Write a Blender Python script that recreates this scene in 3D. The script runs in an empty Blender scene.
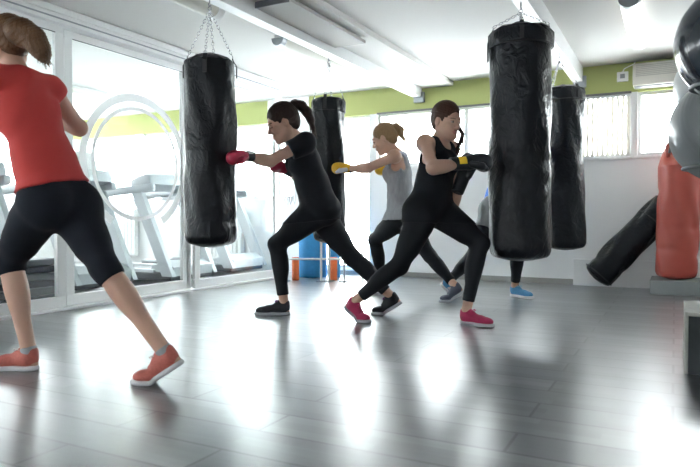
import bpy, bmesh, math, random
import numpy as np
from mathutils import Vector, Matrix, Euler
random.seed(4); np.random.seed(4)
C = bpy.context.scene.collection
PI = math.pi

# ------------------------------------------------------------------ camera
FPX, HY, H = 625.0, 219.0, 0.72
YAW = math.atan(325/FPX); PITCH = -math.atan((233.5-HY)/FPX)
cyw, syw = math.cos(YAW), math.sin(YAW)
F0 = np.array([-syw, cyw, 0.]); RT = np.array([cyw, syw, 0.]); UP = np.array([0, 0, 1.])
FW = F0*math.cos(PITCH)+UP*math.sin(PITCH); UC = -F0*math.sin(PITCH)+UP*math.cos(PITCH)
EYE = np.array([0, 0, H])
cam = bpy.data.cameras.new('camera'); cam.sensor_width = 36; cam.lens = FPX/700*36
cam.clip_start = .05; cam.clip_end = 200
cam.dof.use_dof = True; cam.dof.focus_distance = 4.5; cam.dof.aperture_fstop = 3.2
co = bpy.data.objects.new('camera', cam); C.objects.link(co)
co.location = EYE; co.rotation_euler = (PI/2+PITCH, 0, YAW)
bpy.context.scene.camera = co

def ray(x, y): return FW+RT*(x-350)/FPX+UC*(233.5-y)/FPX
def D(x, y, d): return EYE+ray(x, y)*d            # a point at a real distance along the view axis
def fl(x, y, z=0.): r = ray(x, y); return EYE+r*(z-H)/r[2]
def cv(l, d, u=0.):                               # direction: across, away, up
    v = RT*l+F0*d+UP*u; return v/np.linalg.norm(v)
def nrm(v): v = np.asarray(v, float); return v/max(1e-9, np.linalg.norm(v))

# ------------------------------------------------------------------ materials
MATS = {}
def mat(name, col, rough=.5, metal=0., spec=.5, bump=0., bscale=20., stretch=(1,1,1), var=0., coat=0., emit=None, trans=0., sheen=0., detail=3.):
    if name in MATS: return MATS[name]
    m = bpy.data.materials.new(name); m.use_nodes = True; n = m.node_tree.nodes; l = m.node_tree.links
    b = n['Principled BSDF']; b.inputs['Base Color'].default_value = (*col, 1)
    b.inputs['Roughness'].default_value = rough; b.inputs['Metallic'].default_value = metal
    b.inputs['Specular IOR Level'].default_value = spec
    b.inputs['Coat Weight'].default_value = coat; b.inputs['Sheen Weight'].default_value = sheen
    b.inputs['Transmission Weight'].default_value = trans
    if emit: b.inputs['Emission Color'].default_value = (*emit[0], 1); b.inputs['Emission Strength'].default_value = emit[1]
    if bump or var:
        tc = n.new('ShaderNodeTexCoord'); mp = n.new('ShaderNodeMapping'); mp.inputs['Scale'].default_value = stretch
        no = n.new('ShaderNodeTexNoise'); no.inputs['Scale'].default_value = bscale; no.inputs['Detail'].default_value = detail
        l.new(tc.outputs['Object'], mp.inputs[0]); l.new(mp.outputs[0], no.inputs[0])
        if bump:
            bp = n.new('ShaderNodeBump'); bp.inputs['Strength'].default_value = min(1, bump); bp.inputs['Distance'].default_value = .01*max(1, bump)
            l.new(no.outputs[0], bp.inputs['Height']); l.new(bp.outputs[0], b.inputs['Normal'])
        if var:
            mx = n.new('ShaderNodeMix'); mx.data_type = 'RGBA'
            mx.inputs[6].default_value = (*[c*(1-var) for c in col], 1); mx.inputs[7].default_value = (*[min(1, c*(1+var)) for c in col], 1)
            l.new(no.outputs[0], mx.inputs[0]); l.new(mx.outputs[2], b.inputs['Base Color'])
    MATS[name] = m; return m

def vinyl(name, col, rough=.3):
    m = mat(name, col, rough, spec=.25, coat=.0); n = m.node_tree.nodes; l = m.node_tree.links; b = n['Principled BSDF']
    b.inputs['Coat Roughness'].default_value = .22
    tc = n.new('ShaderNodeTexCoord'); mp = n.new('ShaderNodeMapping'); mp.inputs['Scale'].default_value = (1, 1, .8)
    n1 = n.new('ShaderNodeTexNoise'); n1.inputs['Scale'].default_value = 12; n1.inputs['Detail'].default_value = 5; n1.inputs['Distortion'].default_value = 2.2
    n2 = n.new('ShaderNodeTexVoronoi'); n2.inputs['Scale'].default_value = 14; n2.feature = 'SMOOTH_F1'
    ad = n.new('ShaderNodeMath'); ad.operation = 'MULTIPLY_ADD'; ad.inputs[1].default_value = .35
    bp = n.new('ShaderNodeBump'); bp.inputs['Strength'].default_value = .6; bp.inputs['Distance'].default_value = .02
    l.new(tc.outputs['Object'], mp.inputs[0]); l.new(mp.outputs[0], n1.inputs[0]); l.new(mp.outputs[0], n2.inputs[0])
    l.new(n2.outputs[0], ad.inputs[0]); l.new(n1.outputs[0], ad.inputs[2]); l.new(ad.outputs[0], bp.inputs['Height'])
    l.new(bp.outputs[0], b.inputs['Normal']); l.new(bp.outputs[0], b.inputs['Coat Normal'])
    return m

M_WHITE = mat('white_paint', (.80, .81, .81), .55, bump=.1, bscale=60)
M_WALL = mat('wall_paint', (.80, .81, .81), .6, bump=.1, bscale=90)
M_CEIL = mat('ceiling_paint', (.66, .65, .63), .8, bump=.1, bscale=120, var=.02)
M_GREEN = mat('green_paint', (.39, .43, .15), .6, bump=.05, bscale=80)
M_ALU = mat('white_aluminium', (.74, .75, .75), .35)
M_GREYMET = mat('grey_metal', (.30, .32, .34), .4, metal=.6)
M_DKFRAME = mat('dark_frame', (.12, .12, .13), .45)
M_CHROME = mat('chrome', (.6, .6, .62), .25, metal=1.)
M_BLACK = mat('black_fabric', (.010, .0125, .0175), .8, spec=.2, bump=.25, bscale=14, stretch=(1, 1, 1.6), sheen=.05)
M_LEG = mat('black_leggings', (.009, .0115, .016), .7, spec=.25, bump=.12, bscale=22, stretch=(1, 1, 1.5))
M_CAPRI = mat('dark_capri_fabric', (.009, .012, .019), .8, spec=.2, bump=.1, bscale=20)
M_GREYTANK = mat('grey_marl', (.34, .35, .37), .85, bump=.5, bscale=26, stretch=(1.6, 1.6, .5), var=.3)
M_SHORTS = mat('grey_shorts', (.20, .21, .22), .85, bump=.4, bscale=14, var=.15)
M_RED = mat('red_shirt', (.52, .045, .04), .8, bump=.5, bscale=7, stretch=(1, 1, 1.8))
M_BLUE = mat('blue_shirt', (.02, .13, .55), .8, bump=.3, bscale=12)
M_SKIN = mat('skin', (.56, .34, .25), .5, var=.06, bscale=12)
M_SKIN.node_tree.nodes['Principled BSDF'].inputs['Subsurface Weight'].default_value = .08
M_SKIN.node_tree.nodes['Principled BSDF'].inputs['Subsurface Radius'].default_value = (.02, .008, .004)
M_LIP = mat('lip', (.42, .17, .14), .5)
M_BROW = mat('brow', (.16, .085, .06), .7)
M_EYEW = mat('eye_white', (.5, .47, .45), .2); M_EYEB = mat('iris', (.03, .018, .012), .15)
M_VINYL = vinyl('black_vinyl', (.006, .0085, .0125), .30)
M_VINYLS = mat('black_webbing', (.012, .014, .018), .5, bump=.2, bscale=60)
M_REDV = mat('red_vinyl', (.42, .065, .045), .42, bump=.25, bscale=8, coat=.1)
M_GLOVEB = mat('black_glove', (.010, .013, .018), .38, bump=.3, bscale=18, coat=.15)
M_GLOVER = mat('crimson_glove', (.38, .012, .05), .4, bump=.3, bscale=18)
M_GLOVEY = mat('yellow_glove', (.80, .46, .02), .5, bump=.3, bscale=18)
M_CUFF = mat('grey_cuff', (.05, .05, .055), .7, bump=.2, bscale=40)
M_PATCH = mat('yellow_strap', (.78, .50, .02), .6)
M_WPATCH = mat('white_strap', (.75, .75, .74), .6)
M_SOLEW = mat('white_sole', (.62, .62, .64), .6)
M_BALLD = mat('dark_ball', (.022, .028, .038), .22, coat=.4)
M_BALLG = mat('grey_ball', (.19, .205, .215), .33, coat=.2)
M_BALLL = mat('light_grey_ball', (.33, .345, .35), .35)
M_CONC = mat('weathered_foam', (.035, .042, .046), .85, bump=.4, bscale=30, var=.2)
M_EDGE = mat('pale_edge', (.36, .36, .33), .8, bump=.2, bscale=40, var=.15)
M_PLAT = mat('grey_platform', (.26, .28, .28), .6, bump=.1, bscale=30, var=.06)
M_SKIRT = mat('grey_skirting', (.30, .295, .28), .6, var=.1, bscale=10)
M_ACPL = mat('cream_plastic', (.60, .58, .52), .5)
M_TREAD = mat('treadmill_silver', (.48, .51, .53), .4, metal=.1)
M_TREADD = mat('treadmill_dark', (.05, .055, .06), .5)
M_BLUEMAT = mat('blue_foam', (.03, .25, .55), .7, bump=.2, bscale=30, var=.15)
M_ORANGE = mat('orange_foam', (.75, .16, .05), .7, bump=.1, bscale=30)
M_STEP = mat('dark_step', (.018, .022, .035), .5); M_STEP2 = mat('grey_step', (.10, .11, .12), .5)
M_DECAL = mat('white_vinyl_film', (.85, .86, .86), .6)
M_PANEL = mat('panel_board', (.42, .41, .385), .7, bump=.1, bscale=50)
M_TUBE = mat('lit_diffuser', (.9, .9, .88), .4, emit=((1, .98, .94), .7))
M_BLIND = mat('blind_fabric', (.72, .72, .70), .8)
for M_ in (M_BLIND, M_DECAL):
  _n = M_.node_tree.nodes; _l = M_.node_tree.links; _b = _n['Principled BSDF']
  _t = _n.new('ShaderNodeBsdfTranslucent'); _t.inputs[0].default_value = (.62, .58, .52, 1) if M_ is M_BLIND else (.9, .9, .9, 1); _x = _n.new('ShaderNodeMixShader'); _x.inputs[0].default_value = .35
  _l.new(_b.outputs[0], _x.inputs[1]); _l.new(_t.outputs[0], _x.inputs[2]); _l.new(_x.outputs[0], _n['Material Output'].inputs[0])

def glass_mat():
    m = bpy.data.materials.new('clear_glass'); m.use_nodes = True; n = m.node_tree.nodes; l = m.node_tree.links
    n.remove(n['Principled BSDF']); out = n['Material Output']
    t = n.new('ShaderNodeBsdfTransparent'); t.inputs[0].default_value = (.93, .955, .955, 1)
    g = n.new('ShaderNodeBsdfGlossy'); g.inputs['Roughness'].default_value = .01
    lw = n.new('ShaderNodeLayerWeight'); lw.inputs[0].default_value = .5
    pw = n.new('ShaderNodeMath'); pw.operation = 'POWER'; pw.inputs[1].default_value = 4.5
    f = n.new('ShaderNodeMath'); f.operation = 'MULTIPLY_ADD'; f.inputs[1].default_value = .8; f.inputs[2].default_value = .035
    l.new(lw.outputs['Facing'], pw.inputs[0]); l.new(pw.outputs[0], f.inputs[0])
    mx = n.new('ShaderNodeMixShader'); l.new(f.outputs[0], mx.inputs[0]); l.new(t.outputs[0], mx.inputs[1]); l.new(g.outputs[0], mx.inputs[2])
    l.new(mx.outputs[0], out.inputs[0]); return m
M_GLASS = glass_mat()

def floor_mat():
    m = bpy.data.materials.new('grey_laminate'); m.use_nodes = True; n = m.node_tree.nodes; l = m.node_tree.links
    b = n['Principled BSDF']
    tc = n.new('ShaderNodeTexCoord')
    br = n.new('ShaderNodeTexBrick'); br.inputs['Scale'].default_value = 1
    br.inputs['Brick Width'].default_value = 1.25; br.inputs['Row Height'].default_value = .192
    br.inputs['Mortar Size'].default_value = .006; br.inputs['Mortar Smooth'].default_value = .2
    br.offset = .37; br.inputs['Color1'].default_value = (.09, .098, .107, 1); br.inputs['Color2'].default_value = (.165, .173, .180, 1)
    br.inputs['Mortar'].default_value = (.02, .022, .025, 1)
    l.new(tc.outputs['Object'], br.inputs[0])
    mp = n.new('ShaderNodeMapping'); mp.inputs['Scale'].default_value = (1.2, 14, 1)
    no = n.new('ShaderNodeTexNoise'); no.inputs['Scale'].default_value = 3; no.inputs['Detail'].default_value = 7; no.inputs['Distortion'].default_value = .6
    l.new(tc.outputs['Object'], mp.inputs[0]); l.new(mp.outputs[0], no.inputs[0])
    # short inlaid strips inside the boards
    b2 = n.new('ShaderNodeTexBrick'); b2.inputs['Scale'].default_value = 1; b2.inputs['Brick Width'].default_value = .42; b2.inputs['Row Height'].default_value = .064
    b2.inputs['Mortar Size'].default_value = .0; b2.inputs['Color1'].default_value = (.75, .75, .75, 1); b2.inputs['Color2'].default_value = (1.2, 1.2, 1.2, 1)
    b2.inputs['Mortar'].default_value = (1, 1, 1, 1)
    l.new(tc.outputs['Object'], b2.inputs[0])
    rp = n.new('ShaderNodeMapRange'); rp.inputs[3].default_value = .75; rp.inputs[4].default_value = 1.25
    l.new(no.outputs[0], rp.inputs[0])
    m1 = n.new('ShaderNodeMix'); m1.data_type = 'RGBA'; m1.blend_type = 'MULTIPLY'; m1.inputs[0].default_value = 1
    l.new(br.outputs[0], m1.inputs[6]); l.new(b2.outputs[0], m1.inputs[7])
    vm = n.new('ShaderNodeVectorMath'); vm.operation = 'SCALE'; l.new(m1.outputs[2], vm.inputs[0]); l.new(rp.outputs[0], vm.inputs['Scale'])
    l.new(vm.outputs[0], b.inputs['Base Color'])
    rr = n.new('ShaderNodeMapRange'); rr.inputs[3].default_value = .27; rr.inputs[4].default_value = .34
    l.new(no.outputs[0], rr.inputs[0]); l.new(rr.outputs[0], b.inputs['Roughness'])
    b.inputs['Specular IOR Level'].default_value = .8
    b.inputs['Coat Weight'].default_value = .6; b.inputs['Coat Roughness'].default_value = .28; b.inputs['Coat IOR'].default_value = 1.5
    bp = n.new('ShaderNodeBump'); bp.inputs['Strength'].default_value = .12; bp.inputs['Distance'].default_value = .002
    iv = n.new('ShaderNodeMath'); iv.operation = 'SUBTRACT'; l.new(no.outputs[0], iv.inputs[0]); l.new(br.outputs['Fac'], iv.inputs[1])
    l.new(iv.outputs[0], bp.inputs['Height']); l.new(bp.outputs[0], b.inputs['Normal'])
    return m
M_FLOOR = floor_mat()

# ------------------------------------------------------------------ object helpers
def link(name, me, m, parent=None, smooth=False):
    o = bpy.data.objects.new(name, me); C.objects.link(o)
    for x in (m if isinstance(m, (list, tuple)) else [m]): me.materials.append(x)
    if smooth: me.polygons.foreach_set('use_smooth', [True]*len(me.polygons))
    if parent is not None:
        o.parent = parent
        o.matrix_parent_inverse = parent.matrix_world.inverted() if False else Matrix.LocRotScale(parent.location, parent.rotation_euler, parent.scale).inverted()
    return o
def tag(o, label, cat, group=None, kind=None):
    if label: o['label'] = label
    if cat: o['category'] = cat
    if group: o['group'] = group
    if kind: o['kind'] = kind
    return o
def empty(name, loc, label, cat, group=None):
    o = bpy.data.objects.new(name, None); C.objects.link(o); o.location = loc; o.empty_display_size = .1
    return tag(o, label, cat, group)
class MB:
    def __init__(s): s.bm = bmesh.new()
    def box(s, lo, hi, bev=0., rot=None, piv=None):
        r = bmesh.ops.create_cube(s.bm, size=1); v = r['verts']
        lo = Vector(lo); hi = Vector(hi)
        for q in v: q.co = Vector([lo[i]+(q.co[i]+.5)*(hi[i]-lo[i]) for i in range(3)])
        if bev:
            e = list({e for q in v for e in q.link_edges}); r2 = bmesh.ops.bevel(s.bm, geom=e, offset=bev, segments=2, affect='EDGES', profile=.6)
            v = list({q for f in r2['faces'] for q in f.verts}|{q for q in v if q.is_valid})
            v = [q for q in v if q.is_valid]
        if rot is not None: bmesh.ops.rotate(s.bm, verts=v, cent=Vector(piv if piv is not None else (lo+hi)/2), matrix=rot)
        return s
    def tube(s, pts, r, seg=10, cap=True, closed=False):
        pts = [Vector(p) for p in pts]; n = len(pts); rr = r if isinstance(r, (list, tuple)) else [r]*n
        prev = None; rings = []
        for i, p in enumerate(pts):
            if closed: t = pts[(i+1) % n]-pts[i-1]
            else: t = pts[min(i+1, n-1)]-pts[max(i-1, 0)]
            t.normalize()
            if prev is None: a = t.orthogonal().normalized()
            else: a = (prev-t*prev.dot(t)).normalized()
            prev = a; bb = t.cross(a)
            rings.append([s.bm.verts.new(p+(a*math.cos(2*PI*k/seg)+bb*math.sin(2*PI*k/seg))*rr[i]) for k in range(seg)])
        for i in range(n if closed else n-1):
            A = rings[i]; B = rings[(i+1) % n]
            for k in range(seg): s.bm.faces.new((A[k], A[(k+1) % seg], B[(k+1) % seg], B[k]))
        if cap and not closed: s.bm.faces.new(rings[0][::-1]); s.bm.faces.new(rings[-1])
        return s
    def lathe(s, prof, seg=32, axis=None, org=(0, 0, 0)):
        M = Matrix.Identity(3) if axis is None else Vector((0, 0, 1)).rotation_difference(Vector(axis)).to_matrix()
        org = Vector(org); rings = []
        for r, z in prof:
            rings.append([s.bm.verts.new(org+M @ Vector((r*math.cos(2*PI*k/seg), r*math.sin(2*PI*k/seg), z))) for k in range(seg)])
        for A, B in zip(rings, rings[1:]):
            for k in range(seg): s.bm.faces.new((A[k], A[(k+1) % seg], B[(k+1) % seg], B[k]))
        s.bm.faces.new(rings[0][::-1]); s.bm.faces.new(rings[-1]); return s
    def prism(s, poly, d):                     # poly of 3D points, extruded by vector d
        a = [s.bm.verts.new(p) for p in poly]; b = [s.bm.verts.new(Vector(p)+Vector(d)) for p in poly]; n = len(a)
        s.bm.faces.new(a[::-1]); s.bm.faces.new(b)
        for i in range(n): s.bm.faces.new((a[i], a[(i+1) % n], b[(i+1) % n], b[i]))
        return s
    def build(s, name, m, parent=None, smooth=False, rel=False):
        bmesh.ops.recalc_face_normals(s.bm, faces=s.bm.faces)
        me = bpy.data.meshes.new(name); s.bm.to_mesh(me); s.bm.free()
        o = link(name, me, m, parent)
        if rel: o.matrix_parent_inverse = Matrix.Identity(4)
        if smooth: me.polygons.foreach_set('use_smooth', [True]*len(me.polygons)); me.set_sharp_from_angle(angle=R(42))
        return o
def R(a): return math.radians(a)
def struct(name, lo, hi, m, bev=0.):
    o = MB().box(lo, hi, bev).build(name, m); o['kind'] = 'structure'; return o
def copy_tree(o, parent=None):
    c = o.copy(); C.objects.link(c)
    if parent is not None: c.parent = parent
    for ch in list(o.children): copy_tree(ch, c)
    return c

# ------------------------------------------------------------------ implicit surface kit
def axes_grid(lo, hi, h, fine):
    out = []
    for a in range(3):
        xs = [lo[a]]
        while xs[-1] < hi[a]:
            x = xs[-1]; st = h
            for (flo, fhi, fh) in fine:
                if flo[a]-h < x < fhi[a]+h*.2: st = min(st, fh)
            xs.append(x+st)
        out.append(np.array(xs, dtype=np.float32))
    return out
def c_(p0, p1, r0, r1=None, k=.03): return ('c', np.array(p0, float), np.array(p1, float), r0, r0 if r1 is None else r1, k)
def e_(c, rad, A=None, k=.03): return ('e', np.array(c, float), np.array(rad, float), np.eye(3) if A is None else np.array(A, float), k)
def sub(p): return ('s', p)
def b_(c, half, A=None, rnd=0., k=.005): return ('b', np.array(c, float), np.array(half, float), np.eye(3) if A is None else np.array(A, float), rnd, k)
def pb(p):
    if p[0] == 's': return pb(p[1])
    if p[0] == 'c': r = max(p[3], p[4]); return np.minimum(p[1], p[2])-r, np.maximum(p[1], p[2])+r, p[5]
    if p[0] == 'e': r = np.abs(p[3]).T @ p[2]; return p[1]-r, p[1]+r, p[4]
    if p[0] == 'b': r = np.abs(p[3]).T @ (p[2]+p[4]); return p[1]-r, p[1]+r, p[5]
def dist(p, X, Y, Z):
    if p[0] == 'c':
        a, b = p[1], p[2]; d = b-a; L = max(1e-9, d@d)
        t = ((X-a[0])*d[0]+(Y-a[1])*d[1]+(Z-a[2])*d[2])/L; t = np.clip(t, 0, 1)
        return np.sqrt((X-a[0]-t*d[0])**2+(Y-a[1]-t*d[1])**2+(Z-a[2]-t*d[2])**2)-(p[3]+(p[4]-p[3])*t)
    c, A = p[1], p[3]; x, y, z = X-c[0], Y-c[1], Z-c[2]
    u = [A[i, 0]*x+A[i, 1]*y+A[i, 2]*z for i in range(3)]     # rows of A are the local axes
    if p[0] == 'e':
        r = p[2]; k0 = np.sqrt(sum((u[i]/r[i])**2 for i in range(3))); k1 = np.sqrt(sum((u[i]/r[i]**2)**2 for i in range(3)))
        return k0*(k0-1)/np.maximum(k1, 1e-6)
    q = [np.abs(u[i])-p[2][i] for i in range(3)]
    o = np.sqrt(sum(np.maximum(v, 0)**2 for v in q)); return o+np.minimum(np.maximum(np.maximum(q[0], q[1]), q[2]), 0)-p[4]
def smin(a, b, k):
    h = np.maximum(k-np.abs(a-b), 0)/k; return np.minimum(a, b)-h*h*k*.25
def field(prims, h=.006, infl=0., fine=(), noise=None, pad=.02):
    ad = [p for p in prims if p[0] != 's']
    lo = np.min([pb(p)[0] for p in ad], 0)-pad-infl; hi = np.max([pb(p)[1] for p in ad], 0)+pad+infl
    ax = axes_grid(lo, hi, h, fine); G = np.full([len(a) for a in ax], 1., np.float32)
    for p in prims:
        l, u, k = pb(p); m = k+.03+infl
        s = [slice(max(0, int(np.searchsorted(ax[i], l[i]-m))-1), int(np.searchsorted(ax[i], u[i]+m))+1) for i in range(3)]
        X, Y, Z = ax[0][s[0]][:, None, None], ax[1][s[1]][None, :, None], ax[2][s[2]][None, None, :]
        if X.size == 0 or Y.size == 0 or Z.size == 0: continue
        g = G[s[0], s[1], s[2]]
        if p[0] == 's': G[s[0], s[1], s[2]] = -smin(-g, dist(p[1], X, Y, Z).astype(np.float32), max(k, 1e-3))
        else: G[s[0], s[1], s[2]] = smin(g, (dist(p, X, Y, Z)-infl).astype(np.float32), max(k, 1e-3))
    if noise is not None:
        X, Y, Z = ax[0][:, None, None], ax[1][None, :, None], ax[2][None, None, :]
        G += noise(X, Y, Z).astype(np.float32)
    return G, ax
def nets(G, ax):
    I = G < 0; n = G.shape
    cnt = np.zeros((n[0]-1, n[1]-1, n[2]-1), np.int8)
    for i in (0, 1):
        for j in (0, 1):
            for k in (0, 1): cnt += I[i:n[0]-1+i, j:n[1]-1+j, k:n[2]-1+k]
    act = (cnt > 0) & (cnt < 8); cells = np.argwhere(act); idx = np.full(cnt.shape, -1, np.int64); idx[act] = np.arange(len(cells))
    P = np.zeros((len(cells), 3)); W = np.zeros(len(cells))
    crn = [(i, j, k) for i in (0, 1) for j in (0, 1) for k in (0, 1)]
    def cpos(c): return np.stack([ax[a][cells[:, a]+c[a]] for a in range(3)], 1)
    for a in crn:
        for b in crn:
            if a < b and sum(abs(x-y) for x, y in zip(a, b)) == 1:
                ga = G[cells[:, 0]+a[0], cells[:, 1]+a[1], cells[:, 2]+a[2]]; gb = G[cells[:, 0]+b[0], cells[:, 1]+b[1], cells[:, 2]+b[2]]
                m = (ga < 0) != (gb < 0); t = np.where(m, ga/np.where(m, ga-gb, 1), 0)[:, None]
                P += np.where(m[:, None], cpos(a)*(1-t)+cpos(b)*t, 0); W += m
    P /= W[:, None]; Fs = []
    for a in range(3):
        b, c = (a+1) % 3, (a+2) % 3
        s0 = [slice(None)]*3; s1 = [slice(None)]*3; s0[a] = slice(0, n[a]-1); s1[a] = slice(1, n[a])
        A, B = I[tuple(s0)], I[tuple(s1)]
        e = np.argwhere(A != B); e = e[(e[:, b] > 0) & (e[:, c] > 0) & (e[:, b] < n[b]-1) & (e[:, c] < n[c]-1)]
        if not len(e): continue
        ins = A[e[:, 0], e[:, 1], e[:, 2]]
        def cell(db, dc):
            q = e.copy(); q[:, b] -= db; q[:, c] -= dc; return idx[q[:, 0], q[:, 1], q[:, 2]]
        Q = np.stack([cell(1, 1), cell(0, 1), cell(0, 0), cell(1, 0)], 1)
        Q[~ins] = Q[~ins][:, ::-1]; Fs.append(Q)
    return P, np.concatenate(Fs)
def npmesh(name, P, Fq):
    me = bpy.data.meshes.new(name); me.vertices.add(len(P)); me.vertices.foreach_set('co', P.astype(np.float32).ravel())
    me.loops.add(Fq.size); me.polygons.add(len(Fq)); me.loops.foreach_set('vertex_index', Fq.astype(np.int32).ravel())
    me.polygons.foreach_set('loop_start', (np.arange(len(Fq))*4).astype(np.int32))
    me.update(calc_edges=True); me.validate()
    me.polygons.foreach_set('use_smooth', [True]*len(me.polygons)); return me
def smooth_np(P, Fq, it=2, lam=.5):
    n = len(P); E = np.concatenate([Fq[:, [0, 1]], Fq[:, [1, 2]], Fq[:, [2, 3]], Fq[:, [3, 0]]])
    for s in range(it*2):
        l = lam if s % 2 == 0 else -lam*1.04
        S = np.zeros_like(P); cnt = np.zeros(n)
        for a in range(3): S[:, a] = np.bincount(E[:, 0], P[E[:, 1], a], n)+np.bincount(E[:, 1], P[E[:, 0], a], n)
        cnt = np.bincount(E.ravel(), minlength=n); P = P+l*(S/np.maximum(cnt, 1)[:, None]-P)
    return P
def biggest(P, Fq):
    lab = np.arange(len(P))
    while True:
        m = lab[Fq].min(1); new = lab.copy(); np.minimum.at(new, Fq.ravel(), np.repeat(m, 4)); new = new[new]
        if (new == lab).all(): break
        lab = new
    u, c = np.unique(lab, return_counts=True); keep = lab == u[np.argmax(c)]
    mp = np.cumsum(keep)-1; return P[keep], mp[Fq[keep[Fq[:, 0]]]]
def implicit(name, prims, m, parent=None, h=.006, infl=0., fine=(), noise=None, it=2, fn=None):
    P, Fq = nets(*field(prims, h, infl, fine, noise)); P, Fq = biggest(P, Fq); P = smooth_np(P, Fq, it)
    if fn: P = fn(P)
    me = npmesh(name, P, Fq); return link(name, me, m, parent)
# ------------------------------------------------------------------ shoes (local: y towards the toe, z up, origin under the ball)
def bend(P, ang):
    P = P.copy(); y = P[:, 1]; t = np.clip((.015-y)/.05, 0, 1); t = t*t*(3-2*t); a = -ang*t
    yy = y*np.cos(a)-P[:, 2]*np.sin(a)*1; zz = y*np.sin(a)+P[:, 2]*np.cos(a)
    P[:, 1] = yy; P[:, 2] = zz; return P
def place(P, org, hd, sc):
    hd = nrm(hd); lat = np.array([hd[1], -hd[0], 0]); return org+sc*(P[:, :1]*lat+P[:, 1:2]*hd+P[:, 2:3]*UP)
def shoe(parent, ball, hd, ang, sc, mu, ms, ml, label=None, mouth=None):
    fn = lambda P: place(bend(P, ang), ball, hd, sc)
    Y = -.17
    up = [e_((0, Y+.05, .052), (.034, .046, .046), k=.02), c_((0, Y+.06, .056), (0, Y+.15, .04), .034, .034, k=.03), e_((0, Y+.195, .034), (.043, .058, .03), k=.03),
          c_((0, Y+.045, .06), (0, Y+.035, .088), .034, .031, k=.02), c_((0, Y+.10, .075), (0, Y+.075, .098), .018, .016, k=.02),
          sub(e_((0, Y+.045, .112), (.026, .034, .018), k=.006)), sub(b_((0, 0, -.02), (.2, .3, .03)))]
    o = implicit('shoe', up, mu, parent, h=.005, fn=fn)
    if label: o['label'] = label
    so = [e_((0, Y+.045, .01), (.037, .047, .04), k=.03), c_((0, Y+.06, .01), (0, Y+.17, .01), .033, .04, k=.03), e_((0, Y+.2, .012), (.047, .064, .04), k=.03),
          sub(b_((0, 0, .124), (.2, .3, .10))), sub(b_((0, 0, -.10), (.2, .3, .10)))]
    implicit('sole', so, ms, o, h=.005, fn=fn)
    mb = MB()
    for i in range(5):
        y = Y+.105+i*.017; z = .083-i*.0075
        q = [np.array([[x, y+dy, z-abs(x)*.5]]) for x, dy in ((-.022, .006), (-.008, 0), (.008, 0), (.022, -.006))]
        mb.tube([fn(a)[0] for a in q], .0032, 6)
    for s in (-1, 1):
        q = [np.array([[s*.004+s*.02*math.sin(t*PI), Y+.10-.0*t+.02*math.sin(t*2*PI)*.5, .092+.012*math.sin(t*PI)]]) for t in np.linspace(0, 1, 7)]
        mb.tube([fn(a)[0] for a in q], .0028, 6)
    mb.build('laces', ml, o, True)
    return fn(np.array([[0, Y+.045, .085]]))[0], fn(np.array([[0, Y+.03, .03]]))[0], fn(np.array([[0, -.02, .03]]))[0]

def glove(parent, wrist, tip, upv, sc, mf, mc, mp, thumb=1, mt=None, plabel=None, sa=PI/2, cuff=1.):
    f = nrm(tip-wrist); r = nrm(np.cross(f, upv)); u = np.cross(r, f); A = np.stack([r, f, u])
    g = lambda x, y, z: wrist+sc*(r*x+f*y+u*z)
    bx = [c_(g(0, -.01, 0), g(0, .03, 0), .040*sc, .046*sc, k=.02), e_(g(0, .10, .006), np.array([.056, .078, .046])*sc, A, k=.03),
          e_(g(0, .13, -.018), np.array([.053, .048, .046])*sc, A, k=.025)]
    th = [c_(g(thumb*.040, .03, -.012), g(thumb*.056, .085, -.03), .021*sc, .022*sc, k=.015), c_(g(thumb*.056, .085, -.03), g(thumb*.036, .12, -.045), .021*sc, .017*sc, k=.012)]
    bx.append(sub(c_(g(thumb*.062, .08, -.002), g(thumb*.03, .15, -.03), .004*sc, k=.006)))
    o = implicit('boxing_glove', bx, mf, parent, h=.005)
    implicit('thumb', th, mt or mf, o, h=.005)
    implicit('cuff', [c_(g(0, -.065*cuff, 0), g(0, .015, 0), .039*sc, .043*sc, k=.02), sub(b_(g(0, -.065*cuff-.04, 0), np.array([.1, .035, .1])*sc, A))], mc, o, h=.005)
    if mp:
        mb = MB(); N = 10
        for ring in (0,):
            a0, a1 = -.5, .5; vs = []
            for i in range(N+1):
                t = a0+(a1-a0)*i/N+sa
                for rr, yy in ((.0475, -.045), (.0475, .0), (.040, .0), (.040, -.045)):
                    # wraps over the side of the cuff that faces outwards
                    vs.append(mb.bm.verts.new(g(rr*1.0*math.cos(t), yy, rr*math.sin(t))))
            for i in range(N):
                for k in range(4): mb.bm.faces.new((vs[i*4+k], vs[i*4+(k+1) % 4], vs[i*4+4+(k+1) % 4], vs[i*4+4+k]))
            mb.bm.faces.new(vs[:4]); mb.bm.faces.new(vs[-4:])
        s = mb.build('wrist_strap', mp, o, True)
        if plabel: s['label'] = plabel
    return o
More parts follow.
